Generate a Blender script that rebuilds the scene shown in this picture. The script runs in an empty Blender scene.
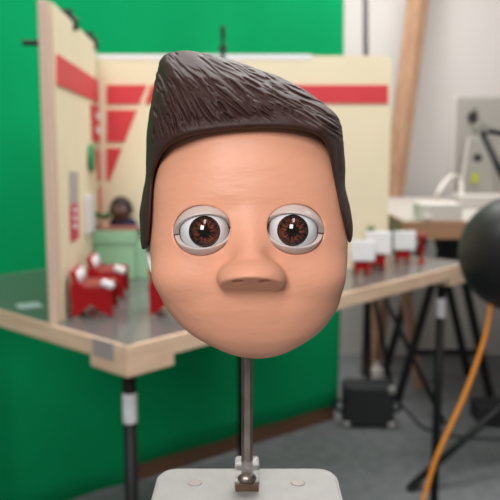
import bpy, bmesh, math, random
import numpy as np
from mathutils import Vector, Matrix
random.seed(4)
C = bpy.context.scene.collection
sc = bpy.context.scene

# ------------------------------------------------------------------ camera
FPX = 770.0
PITCH = math.atan(110 / FPX)
EYE = Vector((0, 0, 1.32))
FWD = Vector((0, math.cos(PITCH), -math.sin(PITCH)))
UP = Vector((0, math.sin(PITCH), math.cos(PITCH)))
RT = Vector((1, 0, 0))
cam = bpy.data.cameras.new('camera')
cam_o = bpy.data.objects.new('camera', cam)
C.objects.link(cam_o)
cam.sensor_width = 36
cam.lens = FPX / 500 * 36
cam.clip_start = 0.02
cam_o.location = EYE
cam_o.rotation_euler = (math.pi / 2 - PITCH, 0, 0)
cam.dof.use_dof = True
cam.dof.focus_distance = 0.274
cam.dof.aperture_fstop = 21
sc.camera = cam_o

# ------------------------------------------------------------------ light
sc.view_settings.view_transform = 'Standard'
sc.view_settings.look = 'None'
sc.view_settings.gamma = 1
sc.view_settings.exposure = 0.0
world = bpy.data.worlds.new('world')
sc.world = world
world.use_nodes = True
bg = world.node_tree.nodes['Background']
bg.inputs[0].default_value = (1.0, 0.99, 0.98, 1)
bg.inputs[1].default_value = 0.17


def area(name, loc, size, power, col=(1, 0.98, 0.96), target=None):
    l = bpy.data.lights.new(name, 'AREA')
    l.shape = 'RECTANGLE'
    l.size, l.size_y = size
    l.energy = power
    l.color = col
    o = bpy.data.objects.new(name, l)
    C.objects.link(o)
    o.location = loc
    if target:
        o.rotation_euler = (Vector(target) - Vector(loc)).to_track_quat('-Z', 'Y').to_euler()
    return o


area('ceiling_light_front', (-0.42, -1.62, 2.32), (0.7, 0.9), 41, target=(0, 0.3, 1.25))
area('ceiling_light_near', (0.10, -0.45, 2.80), (0.3, 0.9), 7)
area('ceiling_light_set', (0.25, 1.5, 2.85), (2.2, 0.6), 40)
area('ceiling_light_back', (0.8, 3.3, 2.85), (2.4, 0.6), 43)
area('rear_wall_fill', (0.28, 3.78, 2.90), (0.6, 0.3), 20)  # added fill, brightens the back wall beneath the work bench


# ------------------------------------------------------------------ projection helpers (used to size things)
def ray(px, py):
    return FWD + RT * ((px - 250) / FPX) + UP * ((250 - py) / FPX)


def onZ(px, py, z):
    d = ray(px, py)
    return EYE + d * ((z - EYE.z) / d.z)


def onY(px, py, y):
    d = ray(px, py)
    return EYE + d * (y / d.y)


def onPlane(px, py, p0, n):
    d = ray(px, py)
    return EYE + d * ((p0 - EYE).dot(n) / d.dot(n))


# ------------------------------------------------------------------ materials
def lin(c):
    return tuple(((v / 255) / 12.92 if v / 255 <= 0.04045 else ((v / 255 + 0.055) / 1.055) ** 2.4) for v in c) + (1,)


def mat(name, col, rough=0.6, metal=0.0, var=0.08, scale=30.0, bump=0.0, bscale=200.0, coat=0.0, stretch=None, spec=0.5, col2=None):
    m = bpy.data.materials.new(name)
    m.use_nodes = True
    nt = m.node_tree
    b = nt.nodes['Principled BSDF']
    b.inputs['Roughness'].default_value = rough
    b.inputs['Metallic'].default_value = metal
    b.inputs['Specular IOR Level'].default_value = spec
    b.inputs['Coat Weight'].default_value = coat
    tc = nt.nodes.new('ShaderNodeTexCoord')
    mp = nt.nodes.new('ShaderNodeMapping')
    nt.links.new(tc.outputs['Object'], mp.inputs[0])
    if stretch:
        mp.inputs['Scale'].default_value = stretch
    n = nt.nodes.new('ShaderNodeTexNoise')
    n.inputs['Scale'].default_value = scale
    n.inputs['Detail'].default_value = 4
    nt.links.new(mp.outputs[0], n.inputs['Vector'])
    r = nt.nodes.new('ShaderNodeValToRGB')
    c = lin(col)
    if col2:
        c0 = lin(col2)
    else:
        c0 = tuple(v * (1 - var) for v in c[:3]) + (1,)
    c1 = tuple(min(1, v * (1 + var)) for v in c[:3]) + (1,)
    r.color_ramp.elements[0].color = c0
    r.color_ramp.elements[1].color = c1
    r.color_ramp.elements[0].position = 0.3
    r.color_ramp.elements[1].position = 0.7
    nt.links.new(n.outputs['Fac'], r.inputs[0])
    nt.links.new(r.outputs[0], b.inputs['Base Color'])
    if bump:
        n2 = nt.nodes.new('ShaderNodeTexNoise')
        n2.inputs['Scale'].default_value = bscale
        n2.inputs['Detail'].default_value = 5
        nt.links.new(mp.outputs[0], n2.inputs['Vector'])
        bp = nt.nodes.new('ShaderNodeBump')
        bp.inputs['Strength'].default_value = bump
        bp.inputs['Distance'].default_value = 0.001
        nt.links.new(n2.outputs['Fac'], bp.inputs['Height'])
        nt.links.new(bp.outputs[0], b.inputs['Normal'])
    return m


M = {}
M['skin'] = mat('painted_skin', (230, 164, 134), 0.43, var=0.03, scale=60, spec=0.35, bump=0.22, bscale=330, stretch=(0.35, 1, 1))
b = M['skin'].node_tree.nodes['Principled BSDF']
b.inputs['Subsurface Weight'].default_value = 0.12
b.inputs['Subsurface Radius'].default_value = (1.0, 0.45, 0.3)
b.inputs['Subsurface Scale'].default_value = 0.002
M['hair'] = mat('dark_brown_clay', (64, 42, 38), 0.52, var=0.10, scale=300, bump=0.12, bscale=500, spec=0.25)
M['puppetwhite'] = mat('white_resin', (232, 228, 224), 0.5, var=0.02)
M['lid'] = mat('pale_lid_plastic', (204, 188, 181), 0.32, var=0.03, scale=100)
M['eyewhite'] = mat('glossy_eye_white', (226, 226, 230), 0.12, var=0.01, coat=0.5)
M['steel'] = mat('brushed_steel', (140, 130, 123), 0.36, 1.0, var=0.25, scale=250, bump=0.25, bscale=900, stretch=(1, 1, 0.4))
M['plate'] = mat('bead_blasted_aluminium', (154, 151, 149), 0.55, 0.25, var=0.05, scale=120, bump=0.22, bscale=1500)
M['hole'] = mat('drilled_hole', (150, 138, 134), 0.5, 0.3)
M['brass'] = mat('dull_brass', (100, 78, 62), 0.45, 0.6, var=0.2, scale=300)
M['green'] = mat('chroma_green_fabric', (3, 166, 101), 0.95, spec=0.15, var=0.06, scale=3, bump=0.1, bscale=300)
M['wall'] = mat('white_plaster', (208, 202, 198), 0.85, var=0.02, scale=3, bump=0.05, bscale=60)
M['carpet'] = mat('grey_carpet', (126, 128, 130), 0.95, var=0.16, scale=25, bump=0.6, bscale=500)
M['cream'] = mat('cream_painted_card', (238, 226, 194), 0.7, var=0.02, scale=8)
M['red'] = mat('red_painted_card', (216, 60, 68), 0.6, var=0.03, scale=12)
M['chairred'] = mat('glossy_deep_red', (168, 6, 16), 0.6, spec=0.25, var=0.06, scale=20)
M['seatred'] = mat('rust_red_seat', (146, 52, 46), 0.55, var=0.06, scale=30)
M['wood'] = mat('pale_pine', (226, 190, 158), 0.6, var=0.10, scale=14, stretch=(6, 6, 1), col2=(200, 160, 126))
M['plywood'] = mat('pine_batten', (246, 214, 184), 0.6, scale=9, stretch=(1, 1, 6), col2=(230, 192, 160))
M['flatwood'] = mat('pinkish_timber_edge', (226, 196, 176), 0.65, var=0.06, scale=20, stretch=(8, 8, 0.6))
M['beam'] = mat('leaning_timber', (190, 150, 120), 0.7, scale=10, stretch=(6, 6, 0.5), col2=(160, 120, 94))
M['darkwood'] = mat('brown_batten', (120, 86, 62), 0.7, var=0.2, scale=12, stretch=(1, 6, 6))
M['deskwood'] = mat('brown_bench_top', (168, 126, 98), 0.5, var=0.1, scale=9, stretch=(1, 6, 6))
M['tabletop'] = mat('glossy_grey_set_floor', (112, 114, 112), 0.16, var=0.10, scale=7)
M['black'] = mat('black_powder_coat', (13, 13, 15), 0.5, var=0.2, scale=40)
M['blackmatte'] = mat('black_vinyl', (40, 41, 44), 0.6, var=0.12, scale=60, bump=0.3, bscale=400)
M['dome'] = mat('black_satin_enamel', (18, 19, 21), 0.45, var=0.15, scale=20)
M['white'] = mat('white_paper', (240, 240, 242), 0.7, var=0.02)
M['label'] = mat('grey_white_sticker', (236, 236, 238), 0.6, var=0.12, scale=60)
M['counter'] = mat('sage_green_paint', (152, 196, 160), 0.6, var=0.04, scale=14)
M['countertop'] = mat('reddish_brown_top', (150, 96, 84), 0.5, var=0.1, scale=30)
M['navy'] = mat('navy_cloth', (34, 38, 74), 0.8, var=0.1, scale=120)
M['lavender'] = mat('lavender_cloth', (150, 150, 180), 0.8, var=0.1, scale=120)
M['brownskin'] = mat('brown_puppet_skin', (96, 62, 54), 0.5, var=0.06, scale=60)
M['blackhair'] = mat('black_brown_hair', (52, 38, 38), 0.6, var=0.1, scale=150)
M['leaf'] = mat('green_leaf', (60, 120, 60), 0.55, var=0.3, scale=60)
M['pot'] = mat('cream_clay_pot', (222, 192, 160), 0.6, var=0.05, scale=40)
M['postergrey'] = mat('grey_print', (176, 166, 164), 0.6, var=0.05, scale=60)
M['posterred'] = mat('crimson_print', (196, 50, 80), 0.6, var=0.08, scale=60)
M['signgreen'] = mat('green_sign_paint', (60, 140, 90), 0.6, var=0.08, scale=60)
M['alu'] = mat('silver_computer_back', (168, 164, 156), 0.35, 0.35, var=0.03, scale=4)
M['aludark'] = mat('dark_mirror_logo', (58, 58, 58), 0.3, 0.3)
M['aluwhite'] = mat('bright_silver_edge', (198, 191, 185), 0.4, 0.1, var=0.02)
M['offwhite'] = mat('off_white_plastic', (216, 208, 200), 0.5, var=0.03)
M['benchtop'] = mat('pale_laminate', (186, 178, 170), 0.5, var=0.03)
M['orange'] = mat('orange_rubber', (255, 158, 56), 0.5, var=0.04, scale=40)
M['neckreflect'] = mat('yellow_green_reflection', (170, 172, 60), 0.6)
M['bluetape'] = mat('pale_blue_tape', (196, 214, 214), 0.6, var=0.08, scale=40)
M['cornermetal'] = mat('case_corner_metal', (190, 188, 184), 0.4, 0.6, var=0.1, scale=80)

# clear acrylic
m = bpy.data.materials.new('clear_acrylic')
m.use_nodes = True
b = m.node_tree.nodes['Principled BSDF']
b.inputs['Base Color'].default_value = (0.92, 0.9, 0.88, 1)
b.inputs['Roughness'].default_value = 0.04
b.inputs['Transmission Weight'].default_value = 0.85
b.inputs['IOR'].default_value = 1.2
nz = m.node_tree.nodes.new('ShaderNodeTexNoise')
nz.inputs['Scale'].default_value = 900
bp = m.node_tree.nodes.new('ShaderNodeBump')
bp.inputs['Strength'].default_value = 0.03
m.node_tree.links.new(nz.outputs['Fac'], bp.inputs['Height'])
m.node_tree.links.new(bp.outputs[0], b.inputs['Normal'])
M['acrylic'] = m


def iris_material(radius):
    """brown iris, flame-shaped streaks around a black pupil (object coordinates, centre at the origin, axis +Z)"""
    m = bpy.data.materials.new('brown_iris')
    m.use_nodes = True
    nt = m.node_tree
    N, L = nt.nodes, nt.links
    b = N['Principled BSDF']
    b.inputs['Roughness'].default_value = 0.08
    b.inputs['Coat Weight'].default_value = 0.6
    b.inputs['Coat Roughness'].default_value = 0.03
    tc = N.new('ShaderNodeTexCoord')
    sep = N.new('ShaderNodeSeparateXYZ')
    L.new(tc.outputs['Object'], sep.inputs[0])

    def mth(op, a, b_=None):
        n = N.new('ShaderNodeMath')
        n.operation = op
        for i, v in enumerate((a, b_)):
            if v is None:
                continue
            if isinstance(v, (int, float)):
                n.inputs[i].default_value = v
            else:
                L.new(v, n.inputs[i])
        return n.outputs[0]
    x = mth('DIVIDE', sep.outputs[0], radius)
    y = mth('DIVIDE', sep.outputs[1], radius)
    r = mth('SQRT', mth('ADD', mth('MULTIPLY', x, x), mth('MULTIPLY', y, y)))
    rs = mth('MAXIMUM', r, 0.05)
    comb = N.new('ShaderNodeCombineXYZ')
    L.new(mth('MULTIPLY', mth('DIVIDE', x, rs), 3.4), comb.inputs[0])
    L.new(mth('MULTIPLY', mth('DIVIDE', y, rs), 3.4), comb.inputs[1])
    L.new(mth('MULTIPLY', r, 1.6), comb.inputs[2])
    n1 = N.new('ShaderNodeTexNoise')
    n1.inputs['Scale'].default_value = 1.9
    n1.inputs['Detail'].default_value = 3
    L.new(comb.outputs[0], n1.inputs['Vector'])
    st = N.new('ShaderNodeValToRGB')
    e = st.color_ramp.elements
    e[0].position, e[0].color = 0.44, lin((26, 13, 11))
    e[1].position, e[1].color = 0.60, lin((128, 60, 36))
    L.new(n1.outputs['Fac'], st.inputs[0])
    # rings: dark limbus, flames, dark inner, pupil
    rr = mth('ADD', r, mth('MULTIPLY', mth('SUBTRACT', n1.outputs['Fac'], 0.5), 0.25))
    ring = N.new('ShaderNodeValToRGB')
    e = ring.color_ramp.elements
    e[0].position, e[0].color = 0.30, (0.02, 0.015, 0.015, 1)
    e[1].position, e[1].color = 0.46, (1, 1, 1, 1)
    x1 = e.new(0.68)
    x1.color = (0.85, 0.85, 0.85, 1)
    x2 = e.new(0.86)
    x2.color = (0.10, 0.09, 0.09, 1)
    x3 = e.new(0.36)
    x3.color = (0.10, 0.08, 0.08, 1)
    L.new(rr, ring.inputs[0])
    mx = N.new('ShaderNodeMix')
    mx.data_type = 'RGBA'
    mx.blend_type = 'MULTIPLY'
    mx.inputs[0].default_value = 1
    L.new(st.outputs[0], mx.inputs[6])
    L.new(ring.outputs[0], mx.inputs[7])
    L.new(mx.outputs[2], b.inputs['Base Color'])
    return m


# ------------------------------------------------------------------ mesh helpers
ROOT = {}


def smooth(me, on=True):
    me.polygons.foreach_set('use_smooth', [on] * len(me.polygons))


def obj(name, bm, m, parent=None, local=False, sm=False):
    """link a bmesh (world coordinates unless local) as one mesh object"""
    bmesh.ops.recalc_face_normals(bm, faces=bm.faces)
    me = bpy.data.meshes.new(name)
    if parent is not None and not local:
        bm.transform(ROOT[parent.name].inverted())
    elif parent is None and not local:
        v = [w.co for w in bm.verts]
        c = Vector(((min(q.x for q in v) + max(q.x for q in v)) / 2, (min(q.y for q in v) + max(q.y for q in v)) / 2, min(q.z for q in v)))
        bm.transform(Matrix.Translation(-c))
    bm.to_mesh(me)
    bm.free()
    me.materials.append(m)
    o = bpy.data.objects.new(name, me)
    C.objects.link(o)
    if sm:
        smooth(me)
    if parent is not None:
        o.parent = parent
        ROOT[o.name] = ROOT[parent.name] if not local else Matrix()
    elif not local:
        o.location = c
        ROOT[o.name] = Matrix.Translation(c)
    return o


def thing(name, label, cat, loc=(0, 0, 0), rotz=0.0, group=None, mtx=None):
    o = bpy.data.objects.new(name, None)
    o.empty_display_size = 0.02
    C.objects.link(o)
    mt = mtx if mtx is not None else Matrix.Translation(Vector(loc)) @ Matrix.Rotation(rotz, 4, 'Z')
    o.matrix_world = mt
    ROOT[o.name] = mt
    o['label'] = label
    o['category'] = cat
    if group:
        o['group'] = group
    return o


def tag(o, label, cat, group=None):
    o['label'] = label
    o['category'] = cat
    if group:
        o['group'] = group
    return o


def box(bm, c, s, bev=0.0, rot=None):
    """axis-aligned (or rotated) box centred at c"""
    mt = Matrix.Translation(Vector(c)) @ (rot.to_4x4() if rot is not None else Matrix()) @ Matrix.Diagonal((s[0], s[1], s[2], 1))
    r = bmesh.ops.create_cube(bm, size=1, matrix=mt)
    if bev:
        es = list({e for v in r['verts'] for e in v.link_edges})
        bmesh.ops.bevel(bm, geom=es, offset=bev, segments=3, profile=0.5, affect='EDGES')
    return bm


def prism(bm, pts, vec, bev=0.0):
    """polygon (3D points) pushed along vec"""
    a = [bm.verts.new(Vector(p)) for p in pts]
    f = bm.faces.new(a)
    r = bmesh.ops.extrude_face_region(bm, geom=[f])
    vs = [g for g in r['geom'] if isinstance(g, bmesh.types.BMVert)]
    for v in vs:
        v.co += Vector(vec)
    if bev:
        es = list({e for v in a + vs for e in v.link_edges})
        bmesh.ops.bevel(bm, geom=es, offset=bev, segments=2, profile=0.5, affect='EDGES')
    return bm


def cyl(bm, p, q, r0, r1=None, seg=20):
    p, q = Vector(p), Vector(q)
    r1 = r0 if r1 is None else r1
    d = q - p
    mt = Matrix.Translation((p + q) / 2) @ d.to_track_quat('Z', 'Y').to_matrix().to_4x4()
    bmesh.ops.create_cone(bm, cap_ends=True, segments=seg, radius1=r0, radius2=r1, depth=d.length, matrix=mt)
    return bm


def tube(bm, pts, r, seg=10, n=14):
    """smooth tube through points (Catmull-Rom)"""
    P = [Vector(p) for p in pts]
    P = [P[0] * 2 - P[1]] + P + [P[-1] * 2 - P[-2]]
    path = []
    for i in range(1, len(P) - 2):
        for k in range(n):
            t = k / n
            a, b_, c, d = P[i - 1], P[i], P[i + 1], P[i + 2]
            path.append(0.5 * ((2 * b_) + (c - a) * t + (2 * a - 5 * b_ + 4 * c - d) * t * t + (3 * b_ - a - 3 * c + d) * t ** 3))
    path.append(P[-2])
    rings = []
    for i, p in enumerate(path):
        d = (path[min(i + 1, len(path) - 1)] - path[max(i - 1, 0)]).normalized()
        q = d.to_track_quat('Z', 'Y')
        rings.append([bm.verts.new(p + q @ Vector((r * math.cos(2 * math.pi * j / seg), r * math.sin(2 * math.pi * j / seg), 0))) for j in range(seg)])
    for a, b_ in zip(rings, rings[1:]):
        for j in range(seg):
            bm.faces.new((a[j], a[(j + 1) % seg], b_[(j + 1) % seg], b_[j]))
    bm.faces.new(rings[0])
    bm.faces.new(rings[-1])
    return bm


def lathe(bm, prof, c=(0, 0, 0), seg=40, axis=None):
    rings = []
    q = axis.to_track_quat('Z', 'Y') if axis is not None else None
    for r, z in prof:
        ring = []
        for j in range(seg):
            p = Vector((r * math.cos(2 * math.pi * j / seg), r * math.sin(2 * math.pi * j / seg), z))
            if q is not None:
                p = q @ p
            ring.append(bm.verts.new(p + Vector(c)))
        rings.append(ring)
    for a, b_ in zip(rings, rings[1:]):
        for j in range(seg):
            bm.faces.new((a[j], a[(j + 1) % seg], b_[(j + 1) % seg], b_[j]))
    bm.faces.new(rings[0])
    bm.faces.new(rings[-1])
    bmesh.ops.remove_doubles(bm, verts=bm.verts, dist=1e-6)
    return bm


def BM():
    return bmesh.new()


def copy_tree(o, parent=None):
    c = o.copy()
    C.objects.link(c)
    if parent is not None:
        c.parent = parent
    for ch in [k for k in KIDS.get(o.name, [])]:
        copy_tree(ch, c)
    return c


KIDS = {}


def index_children():
    KIDS.clear()
    for o in C.objects:
        if o.parent is not None:
            KIDS.setdefault(o.parent.name, []).append(o)


# ------------------------------------------------------------------ implicit surfaces
def surface_nets(F, org, h):
    """zero level of a sampled field as a quad mesh (naive surface nets)"""
    ins = F < 0
    nx, ny, nz = F.shape
    acc = np.zeros((nx - 1, ny - 1, nz - 1, 3), np.float32)
    cnt = np.zeros((nx - 1, ny - 1, nz - 1), np.float32)
    corner = [(i, j, k) for i in (0, 1) for j in (0, 1) for k in (0, 1)]

    def sub(A, c):
        return A[c[0]:nx - 1 + c[0], c[1]:ny - 1 + c[1], c[2]:nz - 1 + c[2]]
    for a in corner:
        for ax in range(3):
            if a[ax] == 0:
                b_ = list(a)
                b_[ax] = 1
                cross = sub(ins, a) != sub(ins, b_)
                idx = np.nonzero(cross)
                fa, fb = sub(F, a)[idx], sub(F, b_)[idx]
                t = fa / (fa - fb)
                p = np.tile(np.array(a, np.float32), (len(t), 1))
                p[:, ax] = t
                acc[idx] += p
                cnt[idx] += 1
    idx = np.nonzero(cnt > 0)
    base = np.stack(idx, 1).astype(np.float32)
    V = (base + acc[idx] / cnt[idx][:, None]) * h + np.array(org, np.float32)
    ids = -np.ones(cnt.shape, np.int64)
    ids[idx] = np.arange(len(V))
    faces = []
    for ax in range(3):
        o1, o2 = [(1, 2), (2, 0), (0, 1)][ax]
        lo = [slice(None)] * 3
        hi = [slice(None)] * 3
        lo[ax] = slice(0, -1)
        hi[ax] = slice(1, None)
        A, B = ins[tuple(lo)], ins[tuple(hi)]
        ii = np.stack(np.nonzero(A != B), 1)
        ok = (ii[:, o1] > 0) & (ii[:, o2] > 0) & (ii[:, o1] < F.shape[o1] - 1) & (ii[:, o2] < F.shape[o2] - 1)
        ii = ii[ok]
        s = A[tuple(ii.T)]
        q = []
        for d1, d2 in ((0, 0), (1, 0), (1, 1), (0, 1)):
            k = ii.copy()
            k[:, o1] -= d1
            k[:, o2] -= d2
            q.append(ids[tuple(k.T)])
        q = np.stack(q, 1)
        q[~s] = q[~s][:, ::-1]
        faces.append(q)
    return V, np.concatenate(faces)


def np_mesh(name, V, Fq, m, parent):
    me = bpy.data.meshes.new(name)
    me.vertices.add(len(V))
    me.vertices.foreach_set('co', V.astype(np.float32).ravel())
    me.loops.add(len(Fq) * 4)
    me.loops.foreach_set('vertex_index', Fq.astype(np.int32).ravel())
    me.polygons.add(len(Fq))
    me.polygons.foreach_set('loop_start', np.arange(0, len(Fq) * 4, 4, dtype=np.int32))
    me.update(calc_edges=True)
    me.validate()
    smooth(me)
    me.materials.append(m)
    o = bpy.data.objects.new(name, me)
    C.objects.link(o)
    o.parent = parent
    return o


def sdf_obj(name, func, lo, hi, h, m, parent, scale=1.0):
    ax = [np.arange(lo[i], hi[i] + h, h, dtype=np.float32) for i in range(3)]
    X, Y, Z = np.meshgrid(*ax, indexing='ij', sparse=True)
    F = func(X, Y, Z).astype(np.float32)
    V, Q = surface_nets(F, lo, h)
    return np_mesh(name, V * scale, Q, m, parent)


def smin(a, b_, k):
    hh = np.clip(0.5 + 0.5 * (b_ - a) / k, 0, 1)
    return b_ + (a - b_) * hh - k * hh * (1 - hh)


def smax(a, b_, k):
    return -smin(-a, -b_, k)


def ell(X, Y, Z, c, r):
    k = np.sqrt(((X - c[0]) / r[0]) ** 2 + ((Y - c[1]) / r[1]) ** 2 + ((Z - c[2]) / r[2]) ** 2)
    return (k - 1) * min(r)


def cap(X, Y, Z, a, b_, r0, r1):
    a, b_ = np.array(a, float), np.array(b_, float)
    d = b_ - a
    t = np.clip(((X - a[0]) * d[0] + (Y - a[1]) * d[1] + (Z - a[2]) * d[2]) / (d @ d), 0, 1)
    return np.sqrt((X - a[0] - t * d[0]) ** 2 + (Y - a[1] - t * d[1]) ** 2 + (Z - a[2] - t * d[2]) ** 2) - (r0 + (r1 - r0) * t)


def poly_sdf(poly, X, Y):
    P = np.array(poly, float)
    d = np.full(np.broadcast(X, Y).shape, 1e18)
    s = np.ones(d.shape)
    n = len(P)
    for i in range(n):
        a, b_ = P[i], P[i - 1]
        e = b_ - a
        wx, wy = X - a[0], Y - a[1]
        t = np.clip((wx * e[0] + wy * e[1]) / (e @ e), 0, 1)
        d = np.minimum(d, (wx - e[0] * t) ** 2 + (wy - e[1] * t) ** 2)
        c1, c2, c3 = Y >= a[1], Y < b_[1], e[0] * wy > e[1] * wx
        s = np.where((c1 & c2 & c3) | (~c1 & ~c2 & ~c3), -s, s)
    return s * np.sqrt(d)


def catmull(P, n=6):
    P = np.array(P, float)
    N = len(P)
    out = []
    for i in range(N):
        a, b_, c, d = P[i - 1], P[i], P[(i + 1) % N], P[(i + 2) % N]
        for k in range(n):
            t = k / n
            out.append(0.5 * ((2 * b_) + (c - a) * t + (2 * a - 5 * b_ + 4 * c - d) * t * t + (3 * b_ - a - 3 * c + d) * t ** 3))
    return np.array(out)


_rng = np.random.default_rng(7)
_lat = _rng.random((256, 256)).astype(np.float32) * 2 - 1


def vnoise(u, v):
    iu, iv = np.floor(u).astype(int), np.floor(v).astype(int)
    fu, fv = u - iu, v - iv
    fu, fv = fu * fu * (3 - 2 * fu), fv * fv * (3 - 2 * fv)
    g = lambda a, b_: _lat[a % 256, b_ % 256]
    return (g(iu, iv) * (1 - fu) + g(iu + 1, iv) * fu) * (1 - fv) + (g(iu, iv + 1) * (1 - fu) + g(iu + 1, iv + 1) * fu) * fv


# ================================================================== THE ROOM
bm = BM()
box(bm, (0.6, 1.6, -0.03), (7.0, 7.2, 0.06))
fl = obj('floor', bm, M['carpet'])
fl['kind'] = 'structure'
WALLY = 4.65
bm = BM()
box(bm, (0.6, WALLY + 0.05, 1.5), (7.0, 0.1, 3.0))
w = obj('wall_back', bm, M['wall'])
w['kind'] = 'structure'
bm = BM()
box(bm, (4.05, 1.6, 1.5), (0.1, 7.2, 3.0))
w = obj('wall_right', bm, M['wall'])
w['kind'] = 'structure'

# ------------------------------------------------------------------ green screen
ga, gb = onZ(139, 478, 0), onZ(312, 424, 0)
gd = (gb - ga).normalized()
gn = Vector((gd.y, -gd.x, 0))           # towards the camera
ge = None
# right end of the cloth, found where the line meets the pixel column of its edge
dd = ray(337, 415)
best = min(range(0, 3000), key=lambda i: abs(((ga + gd * (i / 1000 * 2.0)).x / ((ga + gd * (i / 1000 * 2.0)).dot(FWD) - EYE.dot(FWD))) - (331.5 - 250) / FPX))
LR = best / 1000 * 2.0
screen = thing('green_screen', 'tall bright green fabric backdrop hanging behind the miniature set', 'backdrop', ga)
nu, nv = 160, 30
L0 = -1.6
Wd = LR - L0
V, Q = [], []
for i in range(nu + 1):
    for j in range(nv + 1):
        t = L0 + Wd * i / nu
        lowz = 0.006 + 0.069 * min(1, max(0, (t + 0.07) / 0.05))
        zz = lowz + (2.575 - lowz) * j / nv
        off = 0.008 * math.sin(t * 7 + 0.5 * zz) + 0.005 * math.sin(t * 17 + 1.3 + zz) + 0.006 * math.sin(t * 3.1 - zz * 2)
        V.append(gd * t + gn * (off + 0.03) + Vector((0, 0, zz)))
for i in range(nu):
    for j in range(nv):
        a = i * (nv + 1) + j
        Q.append((a, a + nv + 1, a + nv + 2, a + 1))
cl = np_mesh('cloth', np.array([tuple(v) for v in V]), np.array(Q), M['green'], screen)
sol = cl.modifiers.new('thickness', 'SOLIDIFY')
sol.thickness = 0.004
bm = BM()
R3 = Matrix.Rotation(math.atan2(gd.y, gd.x), 3, 'Z')
box(bm, ga + gd * ((LR - 0.04) / 2) + Vector((0, 0, 0.045)), (LR + 0.04, 0.04, 0.09), 0.003, R3)
obj('base_batten', bm, M['darkwood'], screen)
bm = BM()
box(bm, ga + gd * ((L0 + LR) / 2) + Vector((0, 0, 2.6)), (Wd, 0.04, 0.05), 0.003, R3)
obj('top_batten', bm, M['darkwood'], screen)
for t in (L0 + 0.03, LR - 0.03):
    bm = BM()
    box(bm, ga + gd * t - gn * 0.045 + Vector((0, 0, 1.3)), (0.04, 0.04, 2.6), 0.003, R3)
    obj('post', bm, M['darkwood'], screen)

# ================================================================== THE SET TABLE
TZ = 0.92
c0, c1 = onZ(127, 346, TZ), onZ(470, 262, TZ)
e1 = (c1 - c0).normalized()
L1 = (c1 - c0).length
e2 = Vector((-e1.y, e1.x, 0))
L2 = 0.92
RT3 = Matrix.Rotation(math.atan2(e1.y, e1.x), 3, 'Z')


def tb(a, b_, z=TZ):
    p = c0 + e1 * a + e2 * b_
    return Vector((p.x, p.y, z))


table = thing('set_table', 'large timber framed table with glossy grey top on black legs carrying the miniature set', 'table', (c0.x, c0.y, 0))
mid = tb(L1 / 2, L2 / 2)
bm = BM()
box(bm, mid + Vector((0, 0, -0.008)), (L1 - 0.01, L2 - 0.01, 0.016), 0.001, RT3)
obj('table_top', bm, M['tabletop'], table)
FH = 0.040
bm = BM()
box(bm, tb(L1 / 2, 0.012, TZ - FH / 2 - 0.001), (L1, 0.028, FH), 0.002, RT3)
fr = obj('edge_batten', bm, M['plywood'], table)
bm = BM()
box(bm, tb(0.012, L2 / 2, TZ - FH / 2 - 0.001), (0.028, L2, FH), 0.002, RT3)
obj('edge_batten', bm, M['plywood'], table)
bm = BM()
box(bm, tb(L1 / 2, L2 - 0.012, TZ - FH / 2 - 0.001), (L1, 0.028, FH), 0.002, RT3)
obj('edge_batten', bm, M['plywood'], table)
bm = BM()
box(bm, tb(L1 - 0.012, L2 / 2, TZ - FH / 2 - 0.001), (0.028, L2, FH), 0.002, RT3)
obj('edge_batten', bm, M['plywood'], table)
for a, b_ in ((0.06, 0.06), (L1 - 0.06, 0.06), (0.06, L2 - 0.06), (L1 - 0.21, L2 - 0.06)):
    bm = BM()
    box(bm, tb(a, b_, TZ - FH - 0.013), (0.124, 0.124, 0.024), 0.003, RT3)
    obj('corner_block', bm, M['plywood'], table)
# darker cloth tape wrapped over the front corner of the edge
bm = BM()
box(bm, tb(-0.0025, 0.075, TZ - FH / 2), (0.002, 0.07, FH - 0.002), 0, RT3)
t_ = obj('tape', bm, M['postergrey'], table)
t_['label'] = 'grey tape on the table edge near the front corner'
for (a, b_, lz) in ((0.055, 0.066, 0.765), (L1 - 0.075, 0.06, 0.77), (0.075, L2 - 0.075, 0.765), (L1 - 0.21, L2 - 0.075, 0.765)):
    p = tb(a, b_, 0)
    bm = BM()
    cyl(bm, p, p + Vector((0, 0, TZ - FH - 0.025)), 0.0145, seg=24)
    lg = obj('leg', bm, M['black'], table, sm=True)
    bm = BM()
    cyl(bm, p + Vector((0, 0, lz - 0.032)), p + Vector((0, 0, lz + 0.032)), 0.0152, seg=24)
    s_ = obj('sticker', bm, M['label'], lg)

# ------------------------------------------------------------------ scenery flats
pf, pb = onZ(62, 324, TZ), onZ(102, 268, TZ)
lf_d = (pb - pf).normalized()
lf_n = Vector((lf_d.y, -lf_d.x, 0))      # into the set (to the right)
topz = onY(48, 0, pf.y).z
LFL = (pb - pf).length
TH = 0.028
UPV = Vector((0, 0, topz - TZ))
lflat = thing('scenery_flat', 'tall cream scenery flat with timber front edge, standing on the left of the set', 'scenery flat', pf)
bm = BM()
prism(bm, [pf + lf_d * 0.03, pb, pb - lf_n * (TH - 0.004), pf + lf_d * 0.03 - lf_n * (TH - 0.004)], UPV)
obj('panel', bm, M['cream'], lflat)
bm = BM()
prism(bm, [pf - lf_n * 0.006, pf + lf_d * 0.03 - lf_n * 0.006, pf + lf_d * 0.03 - lf_n * TH, pf - lf_n * TH], UPV, 0.002)
obj('edge_batten', bm, M['flatwood'], lflat)


def onL(px, py, lift=0.0):
    return onPlane(px, py, pf + lf_n * lift, lf_n)


def lpiece(pts, th, name, m, parent):
    bm = BM()
    prism(bm, [onL(*p) for p in pts], lf_n * th)
    return obj(name, bm, m, parent)


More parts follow.
